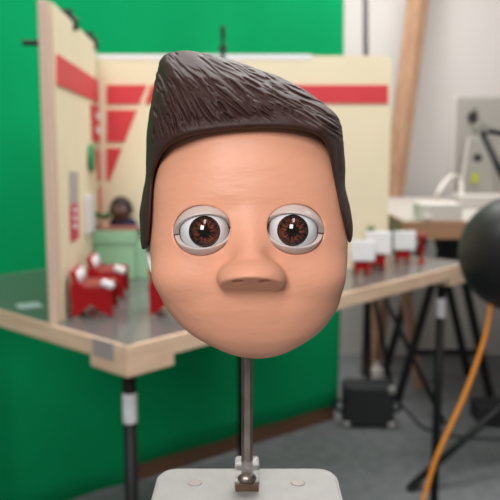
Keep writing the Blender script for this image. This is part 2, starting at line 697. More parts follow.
lpiece([(56, 54), (56, 84), (101, 104), (101, 83)], 0.004, 'red_stripe', M['red'], lflat)
lpiece([(96, 149), (102, 150), (102, 180), (97, 181)], 0.003, 'red_panel', M['red'], lflat)
lpiece([(98, 187), (102, 186), (102, 213), (99, 214)], 0.003, 'red_panel', M['red'], lflat)

BY = pb.y
BTZ = onY(250, 55, BY).z
br = onY(390, 150, BY).x
bflat = thing('scenery_flat', 'wide cream scenery flat with red stripe across the back of the set', 'scenery flat', (pb.x, BY, TZ))
bm = BM()
prism(bm, [(pb.x + 0.001, BY, TZ), (br, BY, TZ), (br, BY, BTZ - 0.012), (br - 0.014, BY, BTZ - 0.002), (pb.x + 0.001, BY, BTZ - 0.002)], (0, 0.028, 0))
obj('panel', bm, M['cream'], bflat)
xs = onY(312, 60, BY).x
bm = BM()
prism(bm, [(pb.x + 0.001, BY - 0.002, BTZ - 0.014), (xs, BY - 0.002, BTZ - 0.014), (xs, BY - 0.002, BTZ + 0.002), (pb.x + 0.001, BY - 0.002, BTZ + 0.002)], (0, 0.032, 0))
obj('top_strip', bm, M['white'], bflat)


def bpiece(pts, th, name, m, parent):
    bm = BM()
    prism(bm, [onY(p[0], p[1], BY) for p in pts], (0, -th, 0))
    return obj(name, bm, m, parent)


bpiece([(151, 85), (388, 85), (388, 103.5), (145, 103.5)], 0.004, 'red_stripe', M['red'], bflat)
bpiece([(107, 85), (147, 85), (139.5, 104), (107, 104)], 0.004, 'red_panel', M['red'], bflat)
bpiece([(107, 110), (137, 110), (124.5, 142), (107, 142)], 0.004, 'red_panel', M['red'], bflat)
bpiece([(107, 148), (122, 148), (110, 180), (107, 180)], 0.004, 'red_panel', M['red'], bflat)

# ------------------------------------------------------------------ signs on the left flat
sg = thing('wall_sign', 'red rectangular sign with two white blocks, high on the left flat near the corner', 'sign', onL(97, 143))
lpiece([(90, 104), (101, 108), (102, 143), (92, 141)], 0.005, 'board', M['red'], sg)
for (y0, y1) in ((112, 119), (126, 133)):
    bm = BM()
    prism(bm, [onL(94, y0) + lf_n * 0.005, onL(100, y0 + 2) + lf_n * 0.005, onL(100.5, y1 + 2) + lf_n * 0.005, onL(94.5, y1) + lf_n * 0.005], lf_n * 0.0015)
    obj('white_block', bm, M['white'], sg)
pc = onL(89.5, 158)
bm = BM()
prof = []
axis = lf_n
q = axis.to_track_quat('Z', 'Y').to_matrix()
for k in range(24):
    a = 2 * math.pi * k / 24
    v = lf_d * (0.05 * math.cos(a)) + Vector((0, 0, 0.038 * math.sin(a)))
    prof.append(pc + v)
prism(bm, prof, lf_n * 0.012, 0.002)
tag(obj('oval_sign', bm, M['signgreen']), 'small green oval sign on the left flat below the red sign', 'sign')
po = thing('poster', 'narrow poster, grey above and crimson below, on the left flat nearest the front edge', 'poster', onL(73, 240))
lpiece([(69, 171), (77, 172), (77.5, 203), (69.5, 205)], 0.003, 'upper_print', M['postergrey'], po)
lpiece([(69.5, 205), (77.5, 203), (78, 238), (70, 242)], 0.003, 'lower_print', M['posterred'], po)
for yy in (208, 216, 224):
    bm = BM()
    prism(bm, [onL(*p) + lf_n * 0.003 for p in ((72, yy), (75, yy), (75.3, yy + 4), (72.3, yy + 4))], lf_n * 0.001)
    obj('white_mark', bm, M['white'], po)
bm = BM()
prism(bm, [onL(*p) for p in ((84, 195), (92, 194), (93.5, 231), (85, 235))], lf_n * 0.006, 0.002)
tag(obj('notice_board', bm, M['white']), 'blank white notice panel on the left flat beside the counter', 'notice')

# ------------------------------------------------------------------ green counter, plant and figure
cf = onZ(95, 279, TZ)
cr = onZ(136, 279, TZ)
CY = cf.y
cw = cr.x - cf.x
ch = onY(113, 230, CY).z - TZ
counter = thing('service_counter', 'sage green serving counter with reddish brown top at the back of the set', 'counter', ((cf.x + cr.x) / 2, CY + 0.04, TZ))
bm = BM()
box(bm, (0, 0, ch / 2 - 0.003), (cw, 0.08, ch - 0.006), 0.002)
obj('body', bm, M['counter'], counter, local=True)
bm = BM()
box(bm, (0, 0, ch + 0.001), (cw + 0.006, 0.085, 0.007), 0.002)
obj('counter_top', bm, M['countertop'], counter, local=True)
bm = BM()
box(bm, (0, -0.041, ch * 0.86), (cw + 0.004, 0.006, ch * 0.26), 0.0015)
obj('front_panel', bm, M['counter'], counter, local=True)
bm = BM()
box(bm, (cw / 2 + 0.035, 0.004, ch * 0.34), (0.068, 0.07, ch * 0.68), 0.002)
s_ = obj('low_section', bm, M['counter'], counter, local=True)

ct = TZ + ch + 0.0045


def potted(name, label, loc, pr, ph, leaves, lh, spread):
    t = thing(name, label, 'plant', loc)
    bm = BM()
    lathe(bm, [(pr * 0.75, 0), (pr, ph * 0.9), (pr * 1.08, ph * 0.9), (pr * 1.08, ph), (pr * 0.9, ph), (pr * 0.85, ph * 0.85)], seg=20)
    obj('pot', bm, M['pot'], t, local=True, sm=False)
    bm = BM()
    for k in range(leaves):
        a = random.random() * 6.283
        rr = spread * (0.35 + 0.65 * random.random())
        tip = Vector((rr * math.cos(a), rr * math.sin(a), ph + lh * (0.35 + 0.65 * random.random())))
        base = Vector((0.15 * rr * math.cos(a), 0.15 * rr * math.sin(a), ph * 0.86))
        cyl(bm, base, tip, 0.0012, 0.0008, 6)
        side = Vector((-math.sin(a), math.cos(a), 0))
        d = (tip - base).normalized()
        ll = 0.4 * (tip - base).length + 0.008
        p = [tip - d * ll, tip - d * ll * 0.4 + side * ll * 0.32, tip + d * 0.3 * ll, tip - d * ll * 0.4 - side * ll * 0.32]
        prism(bm, p, d.cross(side) * 0.0012)
    obj('leaves', bm, M['leaf'], t, local=True)
    return t


pp = onY(105, 228, CY + 0.05)
potted('potted_plant', 'little green plant in a cream pot on the green counter', (pp.x, CY + 0.04, ct), 0.018, 0.024, 26, 0.02, 0.034)

fx = onY(121, 210, CY + 0.128)
U = 0.0031 * (CY + 0.128) / 2.4      # size of one puppet unit
fz = TZ
fig = thing('puppet_figure', 'small brown skinned puppet figure in navy top standing behind the green counter', 'puppet', (fx.x, CY + 0.128, fz))
hz = (onY(121, 210, CY + 0.128).z - fz) / U      # head centre height in units


def fig_body(X, Y, Z):
    g = ell(X, Y, Z, (0, 0, hz), (10.5, 11, 12.5))
    g = smin(g, cap(X, Y, Z, (0, 1, hz - 8), (0, 1, hz - 11), 4, 4), 3)
    g = smin(g, cap(X, Y, Z, (0, 2, hz - 11), (0, 2, hz - 42), 8.5, 8), 4)
    for s in (-1, 1):
        g = smin(g, cap(X, Y, Z, (s * 10, 2, hz - 13), (s * 17, 0, hz - 23), 3.4, 2.8), 2)
        g = smin(g, cap(X, Y, Z, (s * 17, 0, hz - 23), (s * 14, -5, hz - 30), 2.8, 2.3), 1)
        g = smin(g, ell(X, Y, Z, (s * 13.8, -7, hz - 33), (2.6, 2.6, 3.6)), 1)
        g = smin(g, cap(X, Y, Z, (s * 4, 2, hz - 42), (s * 4.5, 2, 3), 4, 3), 2)
        g = smin(g, ell(X, Y, Z, (s * 4.5, -1, 2.6), (3.4, 6, 2.6)), 1)
        g = smin(g, ell(X, Y, Z, (s * 10.5, 0, hz), (2, 2.4, 3.2)), 1)
    g = smin(g, ell(X, Y, Z, (0, -11, hz - 2), (2.4, 3, 2.2)), 1.5)
    g = smax(g, -ell(X, Y, Z, (0, -10.5, hz - 7), (3.4, 2, 0.7)), 0.5)
    return g


sdf_obj('body', fig_body, (-22, -16, -1), (22, 16, hz + 16), 0.8, M['brownskin'], fig, U)


def fig_shirt(X, Y, Z):
    g = cap(X, Y, Z, (0, 2, hz - 11), (0, 2, hz - 42), 9.6, 9.2)
    for s in (-1, 1):
        g = smin(g, cap(X, Y, Z, (s * 10, 2, hz - 13), (s * 17, 0, hz - 23), 4.6, 4), 2)
        g = smin(g, cap(X, Y, Z, (s * 17, 0, hz - 23), (s * 14.4, -3, hz - 28), 4, 3.6), 1)
    return smax(g, -(hz * 0 + (14.5 + Z - hz) * -1) if False else g * 0 + (Z - (hz - 8.5)), 1)


sdf_obj('shirt', fig_shirt, (-24, -16, hz - 56), (24, 18, hz - 6), 0.8, M['navy'], fig, U)


def fig_hair(X, Y, Z):
    g = ell(X, Y, Z, (0, 0.8, hz + 0.8), (11.5, 12, 13.2))
    g = smax(g, -ell(X, Y, Z, (0, -12, hz - 4), (9.5, 10, 10.5)), 1)
    return smax(g, (hz - 3) - Z, 1)


sdf_obj('hair', fig_hair, (-14, -14, hz - 6), (14, 15, hz + 16), 0.8, M['blackhair'], fig, U)


def fig_trousers(X, Y, Z):
    g = cap(X, Y, Z, (0, 2, hz - 44), (0, 2, hz - 47), 8.6, 8.6)
    for s in (-1, 1):
        g = smin(g, cap(X, Y, Z, (s * 4, 2, hz - 44), (s * 4.5, 2, 6), 5, 4), 2)
    return smax(g, 6 - Z, 0.5)


sdf_obj('trousers', fig_trousers, (-12, -10, 2), (12, 14, hz - 32), 0.8, M['lavender'], fig, U)
for s in (-1, 1):
    bm = BM()
    bmesh.ops.create_uvsphere(bm, u_segments=16, v_segments=10, radius=1.5 * U, matrix=Matrix.Translation((s * 4 * U, -9.4 * U, (hz + 1.5) * U)))
    ey = obj('eye', bm, M['eyewhite'], fig, local=True, sm=True)
    bm = BM()
    bmesh.ops.create_uvsphere(bm, u_segments=12, v_segments=8, radius=1.0 * U, matrix=Matrix.Translation((s * 4 * U, -10.5 * U, (hz + 1.5) * U)))
    obj('iris', bm, M['aludark'], ey, local=True, sm=True)

# ------------------------------------------------------------------ red chairs of the set
def make_chair():
    """one red bench seat, facing +X, 0.095 deep, 0.12 wide"""
    t = thing('red_chair', 'red miniature chair with white ribbed back, nearest the front of the left flat', 'chair', (0, 0, 0), 0, 'red chairs along the left flat')
    D, Wc, H = 0.090, 0.11, 0.068
    for s in (-1, 1):
        bm = BM()
        y = s * Wc / 2
        pr = [(0, y, 0), (D * 0.47, y, 0.032), (D, y, 0.001), (D, y, H), (0.032, y, H), (0.020, y, H + 0.014), (-0.002, y, H + 0.012)]
        prism(bm, pr, (0, -s * 0.006, 0))
        obj('side_panel', bm, M['chairred'], t, local=True)
    bm = BM()
    box(bm, (D * 0.6, 0, H + 0.002), (D * 0.8, Wc - 0.014, 0.012), 0.004)
    obj('seat', bm, M['seatred'], t, local=True)
    bm = BM()
    rot = Matrix.Rotation(-0.22, 3, 'Y')
    box(bm, (0.006, 0, H + 0.016), (0.012, Wc - 0.016, 0.05), 0.004, rot)
    bk = obj('backrest', bm, M['chairred'], t, local=True)
    for k in range(3):
        bm = BM()
        yy = (k - 1) * 0.030
        p0 = Vector((0.018, yy, H + 0.010))
        p1 = Vector((0.009, yy, H + 0.034))
        cyl(bm, p0, p1, 0.0048, seg=14)
        bmesh.ops.create_uvsphere(bm, u_segments=14, v_segments=8, radius=0.0049, matrix=Matrix.Translation(p1))
        obj('white_rib', bm, M['white'], bk, local=True, sm=True)
    bm = BM()
    for dx in (-0.016, -0.004):
        bmesh.ops.create_uvsphere(bm, u_segments=16, v_segments=10, radius=0.0095, matrix=Matrix.Translation((D + dx, -Wc / 2 + 0.004, H + 0.006 - dx * 0.4)))
    obj('arm_end', bm, M['white'], t, local=True, sm=True)
    return t


ch0 = make_chair()
pA = onZ(71, 319, TZ)
index_children()


def place(root, p, rz, label=None, group=None):
    root.location = p
    root.rotation_euler = (0, 0, rz)
    if label:
        root['label'] = label
    if group:
        root['group'] = group
    return root


place(ch0, (pA.x, pA.y + 0.055, TZ), 0.06)
c = copy_tree(ch0)
place(c, (pA.x - 0.005, pA.y + 0.055 + 0.20, TZ), 0.04, 'red miniature chair with white ribbed back, second from the front along the left flat')
pC = onZ(150, 317, TZ)
c = copy_tree(ch0)
place(c, (pC.x, pC.y + 0.055, TZ), 0.0, 'red miniature chair half hidden behind the left cheek of the big puppet head')


def make_back_chair():
    t = thing('white_backed_chair', 'red miniature chair with white back panel, nearest the right cheek of the big head', 'chair', (0, 0, 0), 0, 'white backed red chairs at the right of the set')
    Wc = 0.072
    for s in (-1, 1):
        bm = BM()
        prism(bm, [(s * 0.013, 0.002, 0), (s * 0.013, 0.028, 0.03), (s * 0.013, 0.06, 0), (s * 0.013, 0.06, 0.052), (s * 0.013, 0.002, 0.052)], (s * 0.006, 0, 0))
        obj('side_panel', bm, M['chairred'], t, local=True)
    bm = BM()
    box(bm, (0, 0.032, 0.055), (0.062, 0.06, 0.010), 0.003)
    obj('seat', bm, M['seatred'], t, local=True)
    bm = BM()
    box(bm, (0, 0.008, 0.035), (0.026, 0.005, 0.03), 0.001)
    obj('back_support', bm, M['chairred'], t, local=True)
    bm = BM()
    box(bm, (0, 0.002, 0.078), (Wc, 0.010, 0.062), 0.004)
    obj('back_panel', bm, M['white'], t, local=True)
    return t


bc = make_back_chair()
index_children()


def bc_at(o, px, py_bottom_panel, Y, rz, label=None):
    p = onY(px, py_bottom_panel, Y)
    return place(o, (p.x, Y, TZ), rz, label)


bc_at(bc, 363, 262, onZ(365, 277, TZ).y, 0.02)
c = copy_tree(bc)
bc_at(c, 378.5, 250, BY - 0.066, -0.05, 'red chair with white back panel, just left of the right end of the back flat')
c.scale = (1.1, 1.1, 1.14)
c = copy_tree(bc)
bc_at(c, 404.5, 250, onZ(404, 264.5, TZ).y, 0.03, 'red miniature chair with white back panel, rightmost beyond the end of the back flat')
# red slim figure-like stand beside the last chair
ps = onZ(421, 263, TZ)
st = thing('red_stool', 'slim red miniature stool at the right edge of the set', 'stool', (ps.x, ps.y, TZ))
bm = BM()
lathe(bm, [(0.013, 0), (0.013, 0.004), (0.006, 0.010), (0.006, 0.07), (0.014, 0.082)], seg=20)
obj('pedestal', bm, M['chairred'], st, local=True, sm=False)
bm = BM()
lathe(bm, [(0.013, 0.082), (0.017, 0.086), (0.017, 0.093), (0.012, 0.098)], seg=20)
obj('seat', bm, M['seatred'], st, local=True)
pq = onZ(371, 263, TZ)
potted('potted_plant', 'tall green sprig in a pot behind the white chair backs by the back flat', (onY(371, 240, BY - 0.02).x, BY - 0.024, TZ), 0.018, 0.05, 7, 0.09, 0.015)

pz = onZ(29, 306, TZ)
bm = BM()
box(bm, (pz.x, pz.y, TZ + 0.0015), (0.055, 0.05, 0.003), 0.001, Matrix.Rotation(0.5, 3, 'Z'))
tag(obj('tape_piece', bm, M['bluetape']), 'scrap of pale blue tape on the table left of the left flat', 'tape')

# ------------------------------------------------------------------ spring clamps on the top of the flats
def clamp(name, p, d, label, L=0.03, col='black'):
    t = thing(name, label, 'clamp', p, 0, 'black clamps on the tops of the flats')
    n = Vector((d.y, -d.x, 0))
    for s in (-1, 1):
        bm = BM()
        pts = [p + n * (s * 0.021) - Vector((0, 0, 0.02)), p + n * (s * 0.021) + Vector((0, 0, 0.004)), p + n * (s * 0.008) + Vector((0, 0, 0.014)), p + n * (s * 0.008) + Vector((0, 0, L))]
        tube(bm, pts, 0.0065, 8, 6)
        obj('jaw', bm, M[col], t, sm=True)
    bm = BM()
    cyl(bm, p - d * 0.012 + Vector((0, 0, 0.018)), p + d * 0.012 + Vector((0, 0, 0.018)), 0.008, seg=14)
    obj('spring', bm, M['black'], t)
    return t


def ltop(f):
    q_ = pf + lf_d * (LFL * f) - lf_n * (TH / 2)
    return Vector((q_.x, q_.y, topz))


clamp('spring_clamp', ltop(0.40), lf_d, 'black spring clamp on the sloping top of the left flat, halfway along')
clamp('spring_clamp', ltop(0.93), lf_d, 'black spring clamp at the corner where the two flats meet')
pcl = onY(223, 54, BY + 0.014)
clamp('spring_clamp', Vector((pcl.x, BY + 0.014, BTZ + 0.002)), Vector((1, 0, 0)), 'tall black clamp on the back flat above the big hair', L=0.085)
# thin bar behind the left flat
pa_, pb2 = onY(24, 43, 1.75), onY(44, 43, 1.72)
st = thing('side_clamp', 'thin black clamp bar sticking out left from the left flat', 'clamp', (pb2.x, pb2.y, pb2.z))
bm = BM()
hb = pf + lf_d * 0.06 - lf_n * TH
hb = Vector((hb.x, hb.y, onY(40, 43, hb.y).z))
cyl(bm, hb + lf_n * 0.002, hb - lf_n * 0.045, 0.006, seg=12)
obj('bar', bm, M['black'], st)
bm = BM()
cyl(bm, hb - lf_n * 0.001, hb - lf_n * 0.008, 0.012, seg=16)
obj('pad', bm, M['black'], st)

# ================================================================== BEHIND THE SET
# leaning beam
bt, bb = onY(421, -25, 4.52), onZ(371, 369, 0.0)
bd = (bt - bb).normalized()
bm = BM()
rotb = bd.to_track_quat('Z', 'Y').to_matrix()
Lb = (bt - bb).length + 0.6
box(bm, bb + bd * (Lb / 2 + 0.012), (0.105, 0.07, Lb), 0.004, rotb)
tag(obj('timber_beam', bm, M['beam']), 'tall timber beam leaning against the white wall right of the back flat', 'beam')
# short wooden leg / offcut leaning under the table
wb = onZ(420, 391, 0.0)
wt = onY(404, 285, wb.y + 0.12)
bm = BM()
dwt = (wt - wb).normalized()
box(bm, wb + dwt * (0.012 + (wt - wb).length / 2), (0.05, 0.03, (wt - wb).length), 0.003, dwt.to_track_quat('Z', 'Y').to_matrix())
tag(obj('timber_offcut', bm, M['beam']), 'narrow timber length leaning beneath the right side of the set table', 'timber')

# light stand: pole and splayed legs
hub = onY(367.5, 262, 3.72)
pbot = onZ(369, 398, 0.0)
stand = thing('light_stand', 'black light stand with tall pole rising behind the right end of the back flat', 'light stand', (hub.x, hub.y, 0))
ptop = onY(365, -30, 3.70)
bm = BM()
cyl(bm, Vector((hub.x + 0.02, hub.y, 0.12)), ptop, 0.013, seg=18)
obj('pole', bm, M['black'], stand, sm=True)
bm = BM()
cyl(bm, hub - Vector((0, 0, 0.05)), hub + Vector((0, 0, 0.05)), 0.026, seg=18)
obj('collar', bm, M['black'], stand)
for ft in (onZ(393, 396, 0), onZ(443, 424, 0), onZ(363, 374, 0)):
    ft = Vector(ft)
    bm = BM()
    cyl(bm, hub, ft + Vector((0, 0, 0.012)), 0.0115, seg=14)
    lg = obj('leg', bm, M['black'], stand, sm=True)
    bm = BM()
    cyl(bm, ft, ft + (hub - ft) * 0.03, 0.015, seg=14)
    obj('rubber_foot', bm, M['blackmatte'], lg)

# black equipment case
pk0, pk1 = onZ(344, 429.5, 0), onZ(395, 429.5, 0)
cwid = (pk1 - pk0).length
cz = onY(368, 387, pk0.y).z
case = thing('equipment_case', 'square black equipment case with metal corners standing on the carpet', 'case', ((pk0.x + pk1.x) / 2, pk0.y + 0.075, 0), -0.03)
bm = BM()
box(bm, (0, 0, cz / 2 + 0.003), (cwid, 0.14, cz - 0.006), 0.018)
obj('body', bm, M['blackmatte'], case, local=True)
for sx in (-1, 1):
    for zz in (0.018, cz - 0.018):
        bm = BM()
        box(bm, (sx * (cwid / 2 - 0.015), -0.058, zz), (0.034, 0.03, 0.034), 0.008)
        obj('corner', bm, M['cornermetal'] if not (sx < 0 and zz > 0.1) else M['blackmatte'], case, local=True)
    bm = BM()
    tube(bm, [(sx * (cwid / 2 - 0.004), -0.02, cz * 0.6), (sx * (cwid / 2 + 0.028), -0.02, cz * 0.55), (sx * (cwid / 2 + 0.028), -0.02, cz * 0.38), (sx * (cwid / 2 - 0.004), -0.02, cz * 0.33)], 0.009, 8, 8)
    obj('handle', bm, M['black'], case, local=True, sm=True)
# little white can behind the case
pw = onZ(378, 394, 0)
bm = BM()
lathe(bm, [(0.035, 0), (0.037, 0.004), (0.037, 0.11), (0.03, 0.125), (0.012, 0.14), (0.012, 0.16)], (pw.x + 0.0, pw.y + 0.05, 0), 24)
tag(obj('white_bottle', bm, M['offwhite']), 'pale bottle standing on the carpet behind the black equipment case', 'bottle')

# floor cable
bm = BM()
tube(bm, [onZ(402, 405, 0.006), onZ(412, 416, 0.006), onZ(424, 428, 0.006), onZ(446, 434, 0.006), onZ(472, 438, 0.006), onZ(520, 440, 0.006)], 0.006, 8, 8)
tag(obj('power_cable', bm, M['blackmatte'], sm=True), 'thin dark cable lying on the grey carpet right of the equipment case', 'cable')

# ------------------------------------------------------------------ work bench with the computer
DZ = 1.0
df = onZ(405, 221, DZ)
dL = df.x
dY0, dY1 = df.y, 4.37
bench = thing('work_bench', 'brown topped work bench on black trestles against the white wall', 'bench', (dL + 0.9, (dY0 + dY1) / 2, 0))
bm = BM()
box(bm, (dL + 0.9, (dY0 + dY1) / 2, DZ - 0.035), (1.8, dY1 - dY0, 0.07), 0.004)
obj('bench_top', bm, M['benchtop'], bench)
bm = BM()
box(bm, (dL + 0.9, dY0 - 0.006, DZ - 0.036), (1.8, 0.014, 0.072), 0.003)
obj('edge_strip', bm, M['deskwood'], bench)['label'] = 'brown front edge'
bm = BM()
box(bm, (dL - 0.006, (dY0 + dY1) / 2, DZ - 0.036), (0.014, dY1 - dY0, 0.072), 0.003)
obj('edge_strip', bm, M['deskwood'], bench)['label'] = 'brown side edge'
for xx in (dL + 0.2, dL + 1.5):
    bm = BM()
    top = DZ - 0.07
    y0, y1 = dY0 + 0.75, dY1 - 0.15
    for yy in (y0, y1):
        cyl(bm, (xx + 0.18, yy, top), (xx - 0.06, yy, 0), 0.022, seg=12)
        cyl(bm, (xx + 0.18, yy, top), (xx + 0.42, yy, 0), 0.022, seg=12)
    cyl(bm, (xx + 0.02, y0, 0.25), (xx + 0.34, y0, 0.25), 0.016, seg=10)
    cyl(bm, (xx + 0.18, y0, top - 0.02), (xx + 0.18, y1, top - 0.02), 0.018, seg=10)
    obj('trestle', bm, M['black'], bench)
bm = BM()
box(bm, (dL + 0.95, dY1 - 0.3, 0.76), (1.1, 0.04, 0.34), 0.004)
obj('modesty_panel', bm, M['blackmatte'], bench)

# computer, its back to us
pm = onZ(485, 199, DZ)
iy = pm.y
mon = thing('desktop_computer', 'silver all in one computer with its back to us on the work bench', 'computer', (pm.x, iy, DZ))
tl = onY(457, 96, iy - 0.06)
blz = onY(457, 196, iy - 0.06).z
rotm = Matrix.Rotation(-0.10, 3, 'Z')
SW = 0.62
scr_c = Vector((tl.x + SW / 2, iy - 0.06 + 0.0, (tl.z + blz) / 2 + 0.012))
hh = tl.z - blz - 0.02
bm = BM()
box(bm, scr_c, (SW, 0.034, hh), 0.012, rotm)
shell = obj('shell', bm, M['alu'], mon)
bm = BM()
box(bm, scr_c + rotm @ Vector((-SW / 2 - 0.002, 0, 0)), (0.026, 0.024, hh), 0.004, rotm)
obj('screen_edge', bm, M['aluwhite'], mon)
lp = onY(475, 117, iy - 0.10)
bm = BM()
lc = Vector((lp.x, scr_c.y - 0.032 - (lp.x - scr_c.x) * 0.1, lp.z))
# emblem: a rounded fruit outline with a bite and leaf
pts = []
for k in range(40):
    a = 2 * math.pi * k / 40
    r_ = 0.030 * (1 - 0.14 * abs(math.cos(a)) ** 6 * 0 - 0.16 * math.exp(-((a - math.pi / 2) / 0.28) ** 2) - 0.10 * math.exp(-((a - 3 * math.pi / 2) / 0.25) ** 2))
    x_, z_ = r_ * 0.92 * math.cos(a), r_ * 1.08 * math.sin(a)
    da = math.hypot(x_ - 0.036, z_ - 0.004)
    if da < 0.016:
        x_ -= (0.016 - da)
    pts.append(lc + Vector((x_, 0, z_)))
prism(bm, pts, (0, 0.05, 0))
prism(bm, [lc + Vector(v) for v in ((0.0, 0, 0.030), (0.006, 0, 0.044), (0.016, 0, 0.050), (0.011, 0, 0.036))], (0, 0.05, 0))
obj('emblem', bm, M['aludark'], shell)
nk = Vector((lp.x + 0.01, iy - 0.115, 0))
bm = BM()
pn = [nk + Vector((-0.05, 0, blz + hh * 0.62)), nk + Vector((0.06, 0, blz + hh * 0.62)), nk + Vector((0.10, -0.03, DZ + 0.012)), nk + Vector((-0.10, -0.03, DZ + 0.012))]
prism(bm, pn, (0, 0.012, 0), 0.003)
neck = obj('stand_neck', bm, M['alu'], mon)
bm = BM()
prism(bm, [pn[0], pn[0] + Vector((0.014, 0, 0)), pn[3] + Vector((0.018, 0, 0)), pn[3]], (0, -0.006, 0))
obj('neck_edge', bm, M['aluwhite'], neck)
bm = BM()
cyl(bm, nk + Vector((0.005, -0.012, blz + hh * 0.40)), nk + Vector((0.005, 0.0, blz + hh * 0.40)), 0.024, seg=20)
obj('cable_hole', bm, M['aludark'], neck)
bm = BM()
box(bm, nk + Vector((0, 0.01, DZ + 0.006)), (0.22, 0.19, 0.012), 0.004)
obj('stand_foot', bm, M['aluwhite'], mon)
bm = BM()
sp = onY(475, 178, nk.y - 0.045)
box(bm, sp, (0.04, 0.003, 0.05), 0)
sn = obj('painted_reflection', bm, M['neckreflect'], mon)  # yellow-green reflection on the stand neck, painted as a thin slab
# white box and keyboard-like slab on the bench
pbx = onZ(446, 222, DZ)
bm = BM()
box(bm, (pbx.x - 0.01, pbx.y + 0.11, DZ + 0.034), (0.17, 0.14, 0.068), 0.005)
tag(obj('white_box', bm, M['offwhite']), 'low pale box near the front edge of the bench, left of the black dome', 'box')
bm = BM()
pk = onZ(476, 207, DZ)
box(bm, (pk.x + 0.01, pk.y - 0.02, DZ + 0.03), (0.24, 0.16, 0.06), 0.005)
tag(obj('storage_box', bm, M['aluwhite']), 'pale flat box on the bench below the silver computer', 'box')
bm = BM()
ph = [onZ(431, 223, DZ) + Vector((0, 0.06, 0.012)), onY(433, 210, iy - 0.45), onY(440, 190, iy - 0.4), onY(451, 177, iy - 0.3), onY(460, 180, iy - 0.16), onZ(462, 206, DZ) + Vector((0, 0, 0.012))]
tube(bm, ph, 0.012, 10, 10)
tag(obj('white_hose', bm, M['offwhite'], sm=True), 'white hose arching over the bench beside the computer', 'hose')

# ------------------------------------------------------------------ black tripod at lower right
tf = onZ(409, 491, 0)
tstand = thing('tripod_stand', 'black tripod stand at the lower right with its leg spread on the carpet', 'tripod', (tf.x + 0.62, tf.y + 0.25, 0))
tc_ = Vector((tf.x + 0.62, tf.y + 0.25, 0))
bm = BM()
cyl(bm, tc_ + Vector((0, 0, 0.12)), tc_ + Vector((0, 0, 0.75)), 0.014, seg=16)
obj('pole', bm, M['black'], tstand, sm=True)
bm = BM()
cyl(bm, tc_ + Vector((0, 0, 0.40)), tc_ + Vector((0, 0, 0.47)), 0.028, seg=16)
obj('collar', bm, M['black'], tstand)
for ft in (Vector((tf.x, tf.y, 0)), tc_ + Vector((0.25, -0.55, 0)), tc_ + Vector((0.3, 0.5, 0))):
    bm = BM()
    tp = tc_ + Vector((0, 0, 0.43))
    cyl(bm, tp, ft + Vector((0, 0, 0.013)), 0.0135, seg=14)
    lg = obj('leg', bm, M['black'], tstand, sm=True)
    bm = BM()
    cyl(bm, ft + Vector((0, 0, 0.002)), ft + (tp - ft) * 0.07 + Vector((0, 0, 0.004)), 0.018, seg=14)
    obj('rubber_foot', bm, M['blackmatte'], lg)
    bm = BM()
    cyl(bm, ft + (tp - ft) * 0.5, tc_ + Vector((0, 0, 0.14)), 0.009, seg=12)
    obj('brace', bm, M['black'], lg)
# black battery pack on floor behind tripod
pbk = onZ(492, 425, 0)
bm = BM()
box(bm, (pbk.x + 0.03, pbk.y + 0.08, 0.045), (0.19, 0.14, 0.09), 0.01)
tag(obj('battery_pack', bm, M['blackmatte']), 'small black box on the carpet behind the tripod stand', 'box')

# ------------------------------------------------------------------ black dome lamp
DY = 2.1
dc = onY(518.5, 253.5, DY)
DR = 58.5 / FPX * (dc - EYE).dot(FWD)
lampbase = Vector((dc.x + 0.22, DY + 0.25, 0))
lamp = thing('dome_lamp', 'large round black dome lamp at the right edge with orange cable below', 'lamp', lampbase)
bm = BM()
axis = Vector((0.25, -0.1, 1)).normalized()
prof = []
for k in range(33):
    a = math.pi * k / 32
    prof.append((max(1e-5, DR * math.sin(a)), -DR * math.cos(a)))
lathe(bm, prof, dc, 64, axis)
obj('lamp_shade', bm, M['dome'], lamp, sm=True)
bm = BM()
lathe(bm, [(DR * 1.004, -0.006), (DR * 1.016, -0.004), (DR * 1.016, 0.004), (DR * 1.004, 0.006)], dc, 64, Vector((-0.75, 0.0, 0.35)).normalized())
obj('rim', bm, M['dome'], lamp, sm=True)
el = onY(481, 129, DY + 0.14)
top = dc + Vector((-0.02, 0.02, DR * 0.98))
bm = BM()
cyl(bm, top, el, 0.010, seg=14)
obj('arm', bm, M['black'], lamp, sm=True)
bm = BM()
cyl(bm, el + Vector((0, -0.014, 0)), el + Vector((0, 0.014, 0)), 0.018, seg=20)
obj('pivot', bm, M['alu'], lamp)
pt = Vector((lampbase.x, lampbase.y, 1.30))
bm = BM()
cyl(bm, el, pt, 0.009, seg=14)
obj('arm', bm, M['black'], lamp, sm=True)
bm = BM()
cyl(bm, lampbase + Vector((0, 0, 0.02)), pt, 0.016, seg=16)
obj('pole', bm, M['black'], lamp, sm=True)
bm = BM()
lathe(bm, [(0.17, 0), (0.17, 0.016), (0.03, 0.03)], lampbase, 32)
obj('base', bm, M['black'], lamp)
bm = BM()
oc = [dc + Vector((-0.076, -0.02, -DR * 0.86)), onY(484, 340, 2.08), onY(465, 394, 2.07), onY(437, 456, 2.06), onY(424, 497, 2.05), onY(402, 560, 2.03)]
oe = onZ(385, 625, 0.006)
oc.append(Vector((oe.x, oe.y, 0.007)))
oc.append(Vector((oe.x - 0.15, oe.y + 0.1, 0.007)))
tube(bm, oc, 0.0066, 12, 10)
obj('cable', bm, M['orange'], lamp, sm=True)['label'] = 'orange cable'

# ================================================================== THE BIG PUPPET HEAD
D0 = 0.30
S = D0 / FPX
HO = EYE + ray(248, 232) * D0
HM = Matrix.Translation(HO) @ Matrix((RT, UP, -FWD)).transposed().to_4x4()
head = thing('puppet_bust', 'large peach puppet head with brown eyes and sculpted dark hair on a steel rod', 'puppet head', mtx=HM)

ya = np.arange(-150, 170, 0.5)


